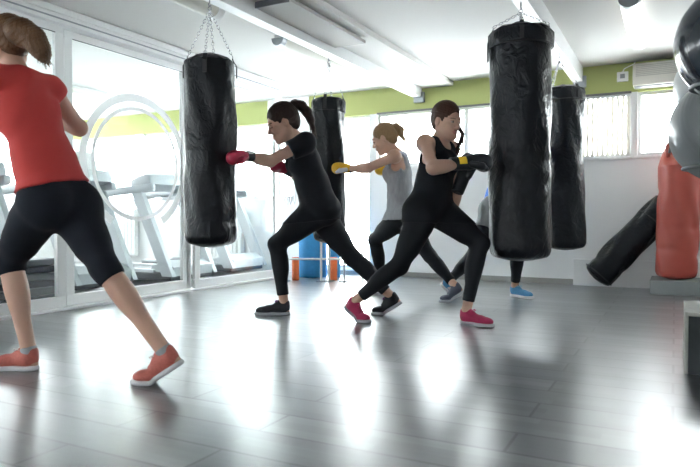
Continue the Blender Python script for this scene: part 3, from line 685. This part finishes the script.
def lamp(x, y0, y1, label, group=None, on=True, w=.075):
    t = empty('ceiling_light', (x, (y0+y1)/2, ZC), label, 'ceiling light', group)
    MB().box((x-w*.8, y0+.02, ZC-.03), (x+w*.8, y1-.02, ZC), .003).build('base_plate', M_ALU, t)
    prof = [(w*math.cos(a), -.03-.065*math.sin(a)) for a in np.linspace(0, PI, 14)]
    MB().prism([(x+p, y0+.06, ZC+q) for p, q in prof], (0, y1-y0-.12, 0)).build('diffuser', M_TUBE if on else M_ACPL, t, True)
    for a, b in ((y0, y0+.065), (y1-.065, y1)):
        MB().prism([(x+p*1.06, a, ZC+q*1.05+.001) for p, q in prof], (0, b-a, 0)).build('end_cap', M_GREYMET if a == y0 else M_ALU, t, True)
lamp(-.31, 5.0, 6.32, 'lit tube light on the ceiling in front of the air conditioner')
lamp(-3.17, 2.3, 3.86, 'cream tube light on the ceiling above the nearest left punching bag', on=False)
lamp(-3.15, 4.66, 5.9, 'white tube light on the ceiling left of the pale panel', on=False, w=.06)
lamp(-6.6, 4.4, 5.8, 'grey tube light on the ceiling beyond the glass doors', on=False)
# air conditioner
ac = empty('air_conditioner', (-.1, YB, 2.07), 'cream wall air conditioner above the clear window on the right', 'air conditioner')
MB().box((-.40, YB-.20, 2.075), (.55, YB, 2.30), .02).build('casing', M_ACPL, ac)
g_ = MB()
for k in range(7): g_.box((-.37, YB-.204, 2.165+k*.017), (.52, YB-.199, 2.175+k*.017))
g_.build('grille', mat('ac_grille', (.42, .41, .37), .6), ac)
MB().box((-.385, YB-.17, 2.066), (.535, YB-.05, 2.078)).build('air_outlet', M_DKFRAME, ac)
MB().box((.06, YB-.2025, 2.105), (.13, YB-.2, 2.115)).build('emblem', M_GREYMET, ac)
# small device on the green band
dv = empty('wall_device', (-.5, YB, 2.22), 'small square white device on the green band with a cable to the ceiling', 'device')
MB().box((-.56, YB-.035, 2.165), (-.45, YB, 2.265), .006).build('casing', M_WHITE, dv)
MB().box((-.528, YB-.038, 2.195), (-.482, YB-.034, 2.24)).build('button', M_GREYMET, dv)
MB().tube([(-.505, YB-.02, 2.265), (-.49, YB-.02, 2.295), (-.44, YB-.012, 2.32), (-.40, YB-.012, 2.335), (-.385, YB-.012, 2.36)], .006, 8).build('cable', M_WHITE, dv, True)
# vertical blind over the narrow window
bl = empty('vertical_blind', (-.67, YB+.03, TOP), 'white vertical slat blind over the narrow window beside the pier', 'blind')
MB().box((-.925, YB+.01, TOP-.035), (-.425, YB+.045, TOP-.003)).build('headrail', M_ALU, bl)
for k in range(10):
    x = -.90+k*.05
    MB().box((x-.019, YB+.025, SILL+.012), (x+.019, YB+.027, TOP-.035), rot=Matrix.Rotation(R(22), 3, 'Z')).build('slat', M_BLIND, bl)

# ------------------------------------------------------------------ punching bags
def chain_mb(p0, p1, link_l=.030, r=.0021, w=.008):
    m = MB(); p0 = Vector(p0); p1 = Vector(p1); d = p1-p0; n = max(2, round(d.length/(link_l*.78))); d.normalize()
    a = d.orthogonal().normalized(); b = d.cross(a)
    for i in range(n):
        c = p0.lerp(p1, (i+.5)/n); u = a if i % 2 else b; pts = []
        for k in range(12):
            t = 2*PI*k/12; pts.append(c+d*(math.sin(t)*link_l*.5)+u*(math.cos(t)*w))
        m.tube(pts, r, 5, closed=True)
    return m
def bag_mesh(r, z0, z1, seed, skirt=.0, crumple=.012, nz=110, seg=96, dome=.05, taper=.05):
    rs = np.random.RandomState(seed); me = bmesh.new(); rings = []; ph = rs.rand(12)*6.28
    zs = list(np.linspace(0, 1, nz))
    L = z1-z0
    def rad(z, t):
        u = z/L; e = min(1, (z/.045))**.5 if z < .045 else 1; base = r*(1-.0*u)
        w = .006*math.sin(3*t+ph[0]+5*u)+.004*math.sin(5*t+ph[1]-9*u)+crumple*.35*math.sin(7*t+ph[2]+14*u)*(.3+abs(math.sin(6*u+ph[3])))
        dn = 0
        for k in range(4): 
            c = ph[4+k]/6.28; tk = ph[8+k % 4]; dt = math.atan2(math.sin(t-tk), math.cos(t-tk)); dn -= crumple*math.exp(-((u-c)/.03)**2-(dt/.8)**2)
        g = taper*r*(1-u)*.3-taper*r*max(0, u-.9)*4
        return (base+w+dn+g)*(.86+.14*e)
    for z in zs:
        zz = z*L; rings.append([me.verts.new((rad(zz, 2*PI*k/seg)*math.cos(2*PI*k/seg), rad(zz, 2*PI*k/seg)*math.sin(2*PI*k/seg), z0+zz)) for k in range(seg)])
    for f in (.80, .55, .3, .08):   # crumpled top
        rings.append([me.verts.new((rad(L, 2*PI*k/seg)*f*math.cos(2*PI*k/seg), rad(L, 2*PI*k/seg)*f*math.sin(2*PI*k/seg), z1+dome*(1-f)**.7+(.008*math.sin(6*2*PI*k/seg+ph[5])+.005*math.sin(11*2*PI*k/seg))*f)) for k in range(seg)])
    bot = []
    for f in (.82, .5, .1): bot.append([me.verts.new((rad(0, 2*PI*k/seg)*f*math.cos(2*PI*k/seg), rad(0, 2*PI*k/seg)*f*math.sin(2*PI*k/seg), z0-.03*(1-f*f))) for k in range(seg)])
    allr = bot[::-1]+rings
    for A, B in zip(allr, allr[1:]):
        for k in range(seg): me.faces.new((A[k], A[(k+1) % seg], B[(k+1) % seg], B[k]))
    me.faces.new(allr[0][::-1]); me.faces.new(allr[-1]); return me
def hanging_bag(px_dep, r, z0, z1, hook, label, seed, rot=0., nch=4, side_strap=False, lean=(0, 0), dome=.05, band=True):
    c = D(*px_dep); t = empty('punching_bag', (c[0], c[1], z0), label, 'punching bag', 'black hanging punching bags')
    sh = np.array([lean[0], lean[1], 0])
    def lp(x, y, z): u = (z-z0)/(z1-z0); return (c[0]+x+sh[0]*u, c[1]+y+sh[1]*u, z)
    m = MB(); m.bm.free(); m.bm = bag_mesh(r, z0+.03, z1, seed, dome=dome)
    for v in m.bm.verts: v.co = Vector(lp(*v.co))
    m.build('bag_body', M_VINYL, t, True)
    if band:
        m = MB(); prof = [(r*.985, z1-.115), (r*1.045, z1-.11), (r*1.05, z1-.08), (r*1.03, z1-.03), (r*.97, z1-.004), (r*.93, z1)]
        seg = 64; rg = []
        for i, (q, z) in enumerate(prof): rg.append([m.bm.verts.new(lp((q+.004*math.sin(9*2*PI*k/seg+z*30)+.003*math.sin(5*2*PI*k/seg))*math.cos(2*PI*k/seg), (q+.004*math.sin(9*2*PI*k/seg+z*30))*math.sin(2*PI*k/seg), z+.005*math.sin(4*2*PI*k/seg))) for k in range(seg)])
        for A, B in zip(rg, rg[1:]):
            for k in range(seg): m.bm.faces.new((A[k], A[(k+1) % seg], B[(k+1) % seg], B[k]))
        m.build('top_band', M_VINYL, t, True)
        MB().tube([lp((r*1.052)*math.cos(2*PI*k/48), (r*1.052)*math.sin(2*PI*k/48), z1-.112) for k in range(48)], .005, 6, closed=True).build('seam', M_VINYLS, t, True)
    hk = Vector(hook); ring = hk-Vector((0, 0, .06))
    for k in range(nch):
        a = rot+2*PI*k/nch; rr = r*.90
        base = Vector(lp(rr*math.cos(a), rr*math.sin(a), z1+.0))
        # webbing tab with a D ring
        o = Vector((math.cos(a), math.sin(a), 0)); s_ = Vector((-math.sin(a), math.cos(a), 0)); top = base+Vector((0, 0, .028))
        p = [base+o*r*.155-Vector((0, 0, .10)), base+o*r*.155-Vector((0, 0, .02)), base+o*.004+Vector((0, 0, .012)), top]
        mm = MB(); 
        for q0, q1 in zip(p, p[1:]):
            n_ = (q1-q0).cross(s_).normalized()*.003; mm.prism([q0-s_*.014-n_, q0+s_*.014-n_, q0+s_*.014+n_, q0-s_*.014+n_], q1-q0)
        tb = mm.build('strap_tab', M_VINYLS, t)
        MB().tube([top+s_*(.012*math.cos(2*PI*j/12))+Vector((0, 0, .012*math.sin(2*PI*j/12)+.004)) for j in range(12)], .0025, 6, closed=True).build('ring', M_CHROME, tb, True)
        chain_mb(top+Vector((0, 0, .014)), ring-Vector((0, 0, .012))).build('chain', M_CHROME, t, True)
    MB().tube([ring+Vector((.014*math.cos(2*PI*j/14), 0, .014*math.sin(2*PI*j/14))) for j in range(14)], .0035, 6, closed=True).build('snap_ring', M_CHROME, t, True)
    MB().tube([hk+Vector((0, 0, .02)), hk-Vector((0, 0, .02)), hk-Vector((0, .012, .035)), hk-Vector((0, 0, .05)), hk-Vector((0, -.012, .035))], .0045, 7).build('hook', M_GREYMET, t, True)
    if side_strap:
        a = side_strap; o = Vector((math.cos(a), math.sin(a), 0)); s_ = Vector((-math.sin(a), math.cos(a), 0)); b0 = Vector(lp(r*1.07*o.x, r*1.07*o.y, z1-.07))
        MB().prism([b0-s_*.02-o*.003, b0+s_*.02-o*.003, b0+s_*.02+o*.006, b0-s_*.02+o*.006], (0, 0, -.13)).build('side_strap', M_VINYLS, t)
    return t
hanging_bag((210.5, 150, 4.25), .170, .525, 1.775, (-2.8, D(213, 0, 4.2)[1], 2.2), 'black vinyl punching bag hanging on the left, struck by the crimson glove', 3, rot=.5, dome=.075, band=False)
hanging_bag((328.5, 150, 5.68), .146, .50, 1.80, (-2.8, 4.97, 2.2), 'shiny black punching bag with worn highlights, struck by the yellow glove', 8, rot=.3, dome=.02)
hanging_bag((520, 150, 4.30), .205, .43, 2.0, (-.95, D(511, 0, 4.3)[1], 2.2), 'biggest and nearest black punching bag, hanging right of the centre', 11, rot=.25, side_strap=PI+YAW-.1, dome=.06)
hanging_bag((566, 150, 5.98), .180, .42, 1.955, (-.93, D(551, 40, 5.6)[1], 2.2), 'black punching bag hanging just behind the right edge of the biggest bag', 17, rot=.9, lean=(-.02, 0), dome=.05)

# red bag on its platform, black bag leaning beside it
pl = MB().box((-.21, 6.62, 0), (1.6, YB-.052, .135), .006).build('low_platform', M_PLAT); tag(pl, 'low grey platform on the floor under the red punching bag', 'platform')
rb = empty('punching_bag', (.0, 6.82, .135), 'red vinyl punching bag standing upright on the low grey platform', 'punching bag')
m = MB(); m.bm.free(); m.bm = bag_mesh(.193, .165, 1.36, 23, dome=.0, taper=-.2)
for v in m.bm.verts:
    z = v.co.z; u = (z-.15)/1.2
    if u > .9: k = (u-.9)/.1; v.co.x *= 1-.25*k; v.co.y *= 1-.55*k; v.co.z += .05*math.cos(math.atan2(v.co.y, v.co.x)*2+1)*k
    v.co.x += .02+.02*u; v.co.y += 6.82
m.build('bag_body', M_REDV, rb, True)
for sx in (-.075, .10):
    MB().tube([(.045+sx-.035, 6.76, 1.29), (.045+sx-.04, 6.75, 1.42), (.045+sx-.005, 6.75, 1.47), (.045+sx+.035, 6.75, 1.43), (.045+sx+.05, 6.76, 1.28)], [.02, .024, .026, .024, .022], 8).build('handle_loop', M_REDV, rb, True)
MB().tube([(-.055, 6.72, 1.35), (-.05, 6.71, 1.395), (-.02, 6.71, 1.41), (-.005, 6.72, 1.375)], .012, 8).build('eyelet', M_DKFRAME, rb, True)
lb = empty('punching_bag', (-.6, 6.85, 0), 'black vinyl punching bag leaning against the wall beside the red bag', 'punching bag')
m = MB(); m.bm.free(); m.bm = bag_mesh(.152, .03, 1.02, 31, dome=.02)
dirv = Vector((.64, .17, .73)).normalized(); Mx = Vector((0, 0, 1)).rotation_difference(dirv).to_matrix(); org = Vector((-.73, 6.86, .105))
for v in m.bm.verts: v.co = org+Mx @ v.co
m.build('bag_body', M_VINYL, lb, True)
MB().tube([org+Mx @ Vector((.158*math.cos(2*PI*k/40), .158*math.sin(2*PI*k/40), .06)) for k in range(40)], .006, 6, closed=True).build('seam', M_VINYLS, lb, True)
MB().tube([org+Mx @ Vector((.157*math.cos(2*PI*k/40), .157*math.sin(2*PI*k/40), .80)) for k in range(40)], .006, 6, closed=True).build('seam', M_VINYLS, lb, True)

# stability balls on a rack
def ball(px, py, d, r, m, label, tilt, rib=.0016):
    c = D(px, py, d); t = empty('stability_ball', c-np.array([0, 0, r]), label, 'exercise ball', 'stability balls on the rack')
    A = Euler(tilt).to_matrix(); mb = MB(); prof = []
    n = 90
    for i in range(n+1):
        a = -PI/2+PI*i/n; rr = r
        if .16 < abs(a)/(PI/2) < .9: rr = r+rib*math.cos(a*60)
        prof.append((max(.0008, rr*math.cos(a)), rr*math.sin(a)))
    mb.lathe(prof, 64)
    for v in mb.bm.verts: v.co = Vector(c)+A @ v.co
    mb.build('ball_skin', m, t, True)
    MB().tube([Vector(c)+A @ Vector((.013*math.cos(2*PI*k/16), .013*math.sin(2*PI*k/16), r+.001)) for k in range(16)], .003, 6, closed=True).build('valve', M_WHITE, t, True)
    return c, r
b1 = ball(727, 129.5, 3.85, .326, M_BALLG, 'mid grey ribbed stability ball under the dark one on the rack', (1.2, .5, .2))
b2 = ball(741, 41, 3.36, .325, M_BALLD, 'dark blue-grey stability ball, topmost on the rack at the edge', (.4, 1.1, .3), .0004)
b3 = ball(711, 84, 5.0, .27, M_BALLL, 'pale grey stability ball behind the two bigger balls', (.3, .2, 0))
rk = empty('ball_rack', (.75, 4.7, 0), 'tall tubular rack carrying the stability balls at the right edge', 'rack')
px_, py_ = 0.86, 4.86
for x, y in ((px_, py_), (px_+.35, py_-.35), (px_+.35, py_+.45)):
    MB().tube([(x, y, 0), (x, y, 2.2)], .02, 12).build('post', M_DKFRAME, rk, True)
for c, r in (b1, b2, b3):
    zz = c[2]-r*.72; rr = r*.694+.012
    MB().tube([(c[0]+rr*math.cos(2*PI*k/40), c[1]+rr*math.sin(2*PI*k/40), zz) for k in range(40)], .011, 8, closed=True).tube([(c[0]+rr*.9, c[1]+.3*rr, zz), (px_, py_, zz)], .011, 8).build('ring_shelf', M_DKFRAME, rk, True)

# block at the lower right
q = fl(684, 374)
bk = empty('foam_block', (q[0]+.3, q[1]+.2, 0), 'dark weathered plyometric block with pale edges at the lower right', 'block')
bx0 = Vector((q[0], q[1], 0)); Rz = Matrix.Rotation(0, 3, 'Z')
MB().box(bx0+Vector((.012, .006, 0)), bx0+Vector((.62, .45, .275)), .006, rot=Rz, piv=bx0).build('core', M_CONC, bk)
MB().box(bx0+Vector((0, 0, .270)), bx0+Vector((.63, .46, .290)), .005, rot=Rz, piv=bx0).build('top_edge', M_EDGE, bk)
MB().box(bx0+Vector((0, 0, 0)), bx0+Vector((.016, .46, .272)), .003, rot=Rz, piv=bx0).build('side_edge', M_EDGE, bk)

# ------------------------------------------------------------------ next room: treadmills, radiators, step stack
def treadmill(x, y, label):
    t = empty('treadmill', (x, y, 0), label, 'treadmill', 'treadmills beyond the glass')
    L, W = 1.55, .34
    MB().box((x-L, y-W, .05), (x, y+W, .14), .02).build('deck', M_TREADD, t)
    MB().box((x-L+.03, y-W+.09, .138), (x-.28, y+W-.09, .146)).build('belt', M_STEP, t)
    for s in (-1, 1): MB().box((x-L, y+s*(W-.04)-.04, .13), (x-.25, y+s*(W-.04)+.04, .17), .01).build('side_rail', M_TREAD, t)
    MB().prism([(x-.34, y-W+.02, .12), (x+.02, y-W+.02, .10), (x+.02, y-W+.02, .20), (x-.10, y-W+.02, .27), (x-.30, y-W+.02, .20)], (0, 2*W-.04, 0)).build('motor_cover', M_TREAD, t)
    for s in (-1, 1):
        yy = y+s*(W-.0)
        MB().prism([(x-.10, yy-.03, .10), (x+.05, yy-.03, .10), (x-.42, yy-.03, 1.06), (x-.57, yy-.03, 1.06)], (0, .06, 0)).build('upright', M_TREAD, t)
        MB().box((x-1.15, yy-.04, .99), (x-.24, yy+.04, 1.08), .032, rot=Matrix.Rotation(R(-4), 3, 'Y')).build('handrail', M_TREAD, t, True)
    cn = MB().box((x-.58, y-W-.02, 1.06), (x-.28, y+W+.02, 1.20), .045, rot=Matrix.Rotation(R(-14), 3, 'Y')).build('console', M_TREAD, t, True)
    MB().box((x-.46, y-.22, 1.19), (x-.36, y+.22, 1.40), .03, rot=Matrix.Rotation(R(-18), 3, 'Y')).build('display', M_ALU, cn, True)
    MB().box((x-.47, y-.17, 1.22), (x-.458, y+.17, 1.37), rot=Matrix.Rotation(R(-18), 3, 'Y'), piv=(x-.41, y, 1.295)).build('screen', M_TREADD, cn)
treadmill(-4.95, 3.15, 'silver treadmill beyond the glass behind the red top, nearest of the row')
treadmill(-4.95, 4.32, 'silver treadmill beyond the glass just right of the red top')
treadmill(-4.80, 5.40, 'silver treadmill beyond the glass, seen through the ring emblem')
treadmill(-4.95, 6.62, 'silver treadmill beyond the glass, right of the nearest left bag')
for k, z in enumerate(np.arange(7)):
    o = MB().box((-4.80-.02*(k % 2), 2.75+.03*(k % 3), .0+k*.058), (-4.47-.01*(k % 2), 3.42+.02*(k % 2), .052+k*.058), .012).build('step_platform', M_STEP if k % 2 else M_STEP2)
    tag(o, 'dark flat exercise step stacked behind the glass between the legs of the red-topped woman', 'exercise step', 'steps stacked behind the glass')
def radiator(x, label):
    t = empty('radiator', (x, YB-.1, .15), label, 'radiator', 'radiators under the far windows')
    for k in range(12): MB().box((x+k*.075, YB-.12, .16), (x+k*.075+.06, YB-.03, .86), .012).build('fin', M_WHITE, t)
    for k in (1, 10): MB().box((x+k*.075, YB-.10, 0), (x+k*.075+.03, YB-.06, .17)).build('foot', M_WHITE, t)
    MB().box((x, YB-.10, .84), (x+.885, YB-.05, .88)).box((x, YB-.10, .14), (x+.885, YB-.05, .18)).build('header_pipe', M_WHITE, t)
radiator(-8.35, 'white ribbed radiator under the window, seen through the emblem on the left'); radiator(-6.3, 'white ribbed radiator under the window behind the farther treadmills')
# rolled mats and rollers in a white frame by the back wall
def roll(x, y, r, h, m, name, label, grp, z=0.):
    mb = MB(); mb.lathe([(r*.2, z), (r*.96, z), (r, z+.01), (r, z+h-.01), (r*.96, z+h), (r*.93, z+h-.006), (r*.86, z+h), (r*.8, z+h-.008), (r*.7, z+h), (r*.62, z+h-.008), (r*.5, z+h), (r*.4, z+h-.008), (r*.2, z+h)], 32, org=(x, y, 0))
    o = mb.build(name, m, None, True); tag(o, label, name.replace('_', ' ').replace('rolled ', ''), grp); return o
c1 = fl(308, 277.5); c2 = fl(328, 278.)
roll(c1[0], c1[1]+.12, .175, .56, M_BLUEMAT, 'rolled_mat', 'thick blue rolled mat standing in the white frame', None)
roll(c2[0]+.02, c2[1]+.12, .075, .62, M_BLUEMAT, 'rolled_mat', 'slim blue rolled mat between the two white posts', None)
for px, lbl in ((296.5, 'orange foam roller in front of the thick blue mat'), (334.5, 'orange foam roller at the right of the white frame')):
    c = fl(px, 280); roll(c[0], c[1]-.02, .042, .27, M_ORANGE, 'foam_roller', lbl, None)
fr = empty('equipment_frame', (c1[0], c1[1], 0), 'white tubular floor frame holding the blue mats and orange rollers', 'frame')
A = fl(284, 281.5); B = fl(345, 282.5); A[1] -= .0
for px in (286, 322, 330, 345):
    c = fl(px, 281.5); c[1] -= .02
    MB().tube([(c[0], c[1], 0), (c[0], c[1], .66 if px != 286 else .42)], .014, 10).build('post', M_ALU, fr, True)
    MB().box((c[0]-.035, c[1]-.06, 0), (c[0]+.035, c[1]+.06, .015), .004).build('foot', M_GREYMET, fr)
a = fl(286, 281.5); b = fl(345, 281.5)
for z in (.26,): MB().tube([(a[0], a[1]-.02, z), (b[0], b[1]-.02, z)], .012, 10).build('crossbar', M_ALU, fr, True)
MB().tube([(b[0], b[1]-.02, .65), (b[0]+.22, b[1]-.0, .65), (b[0]+.22, b[1]-.0, .0)], .011, 10).build('side_loop', M_ALU, fr, True)
# bands hanging by the end post
for k, (dx, dy, n_) in enumerate(((.09, -.0, 'pale'), (.14, .02, 'dark'), (.19, .03, 'pale'))):
    x, y = XW+dx, 6.47+dy
    o = MB().tube([(x-.02, y, 1.62), (x-.02, y, .95), (x-.005, y, .90), (x+.012, y, .95), (x+.012, y, 1.62), (x-.004, y, 1.66)], .008, 8, closed=True).build('resistance_band', M_GREYMET if n_ == 'dark' else M_TREAD, None, True)
    tag(o, {0: 'pale looped resistance band hanging nearest the glass partition end', 1: 'dark looped resistance band hanging between the two pale ones', 2: 'pale looped resistance band hanging farthest from the partition end'}[k], 'resistance band', 'bands hanging beside the partition')
o = MB().tube([(XW+.04, 6.40, 1.66), (XW+.04, 6.5, 1.66), (XW+.26, 6.5, 1.66)], .010, 8).build('band_hook', M_GREYMET, None, True); tag(o, 'grey hook rail at the partition end holding the bands', 'hook rail')

# ------------------------------------------------------------------ light
w = bpy.data.worlds.new('world'); bpy.context.scene.world = w; w.use_nodes = True; bg = w.node_tree.nodes['Background']
bg.inputs[0].default_value = (.95, .98, 1, 1); bg.inputs[1].default_value = 7.0
def area(name, loc, rot, sx, sy, e, col=(1, 1, 1)):
    l = bpy.data.lights.new(name, 'AREA'); l.shape = 'RECTANGLE'; l.size = sx; l.size_y = sy; l.energy = e; l.color = col
    o = bpy.data.objects.new(name, l); C.objects.link(o); o.location = loc; o.rotation_euler = rot; return o
sc = bpy.context.scene
sc.view_settings.view_transform = 'Standard'; sc.view_settings.look = 'None'; sc.view_settings.gamma = 1; sc.view_settings.exposure = 1.85
sc.cycles.use_denoising = True; sc.cycles.max_bounces = 10; sc.cycles.diffuse_bounces = 6; sc.cycles.transparent_max_bounces = 24
sc.cycles.sample_clamp_indirect = 8
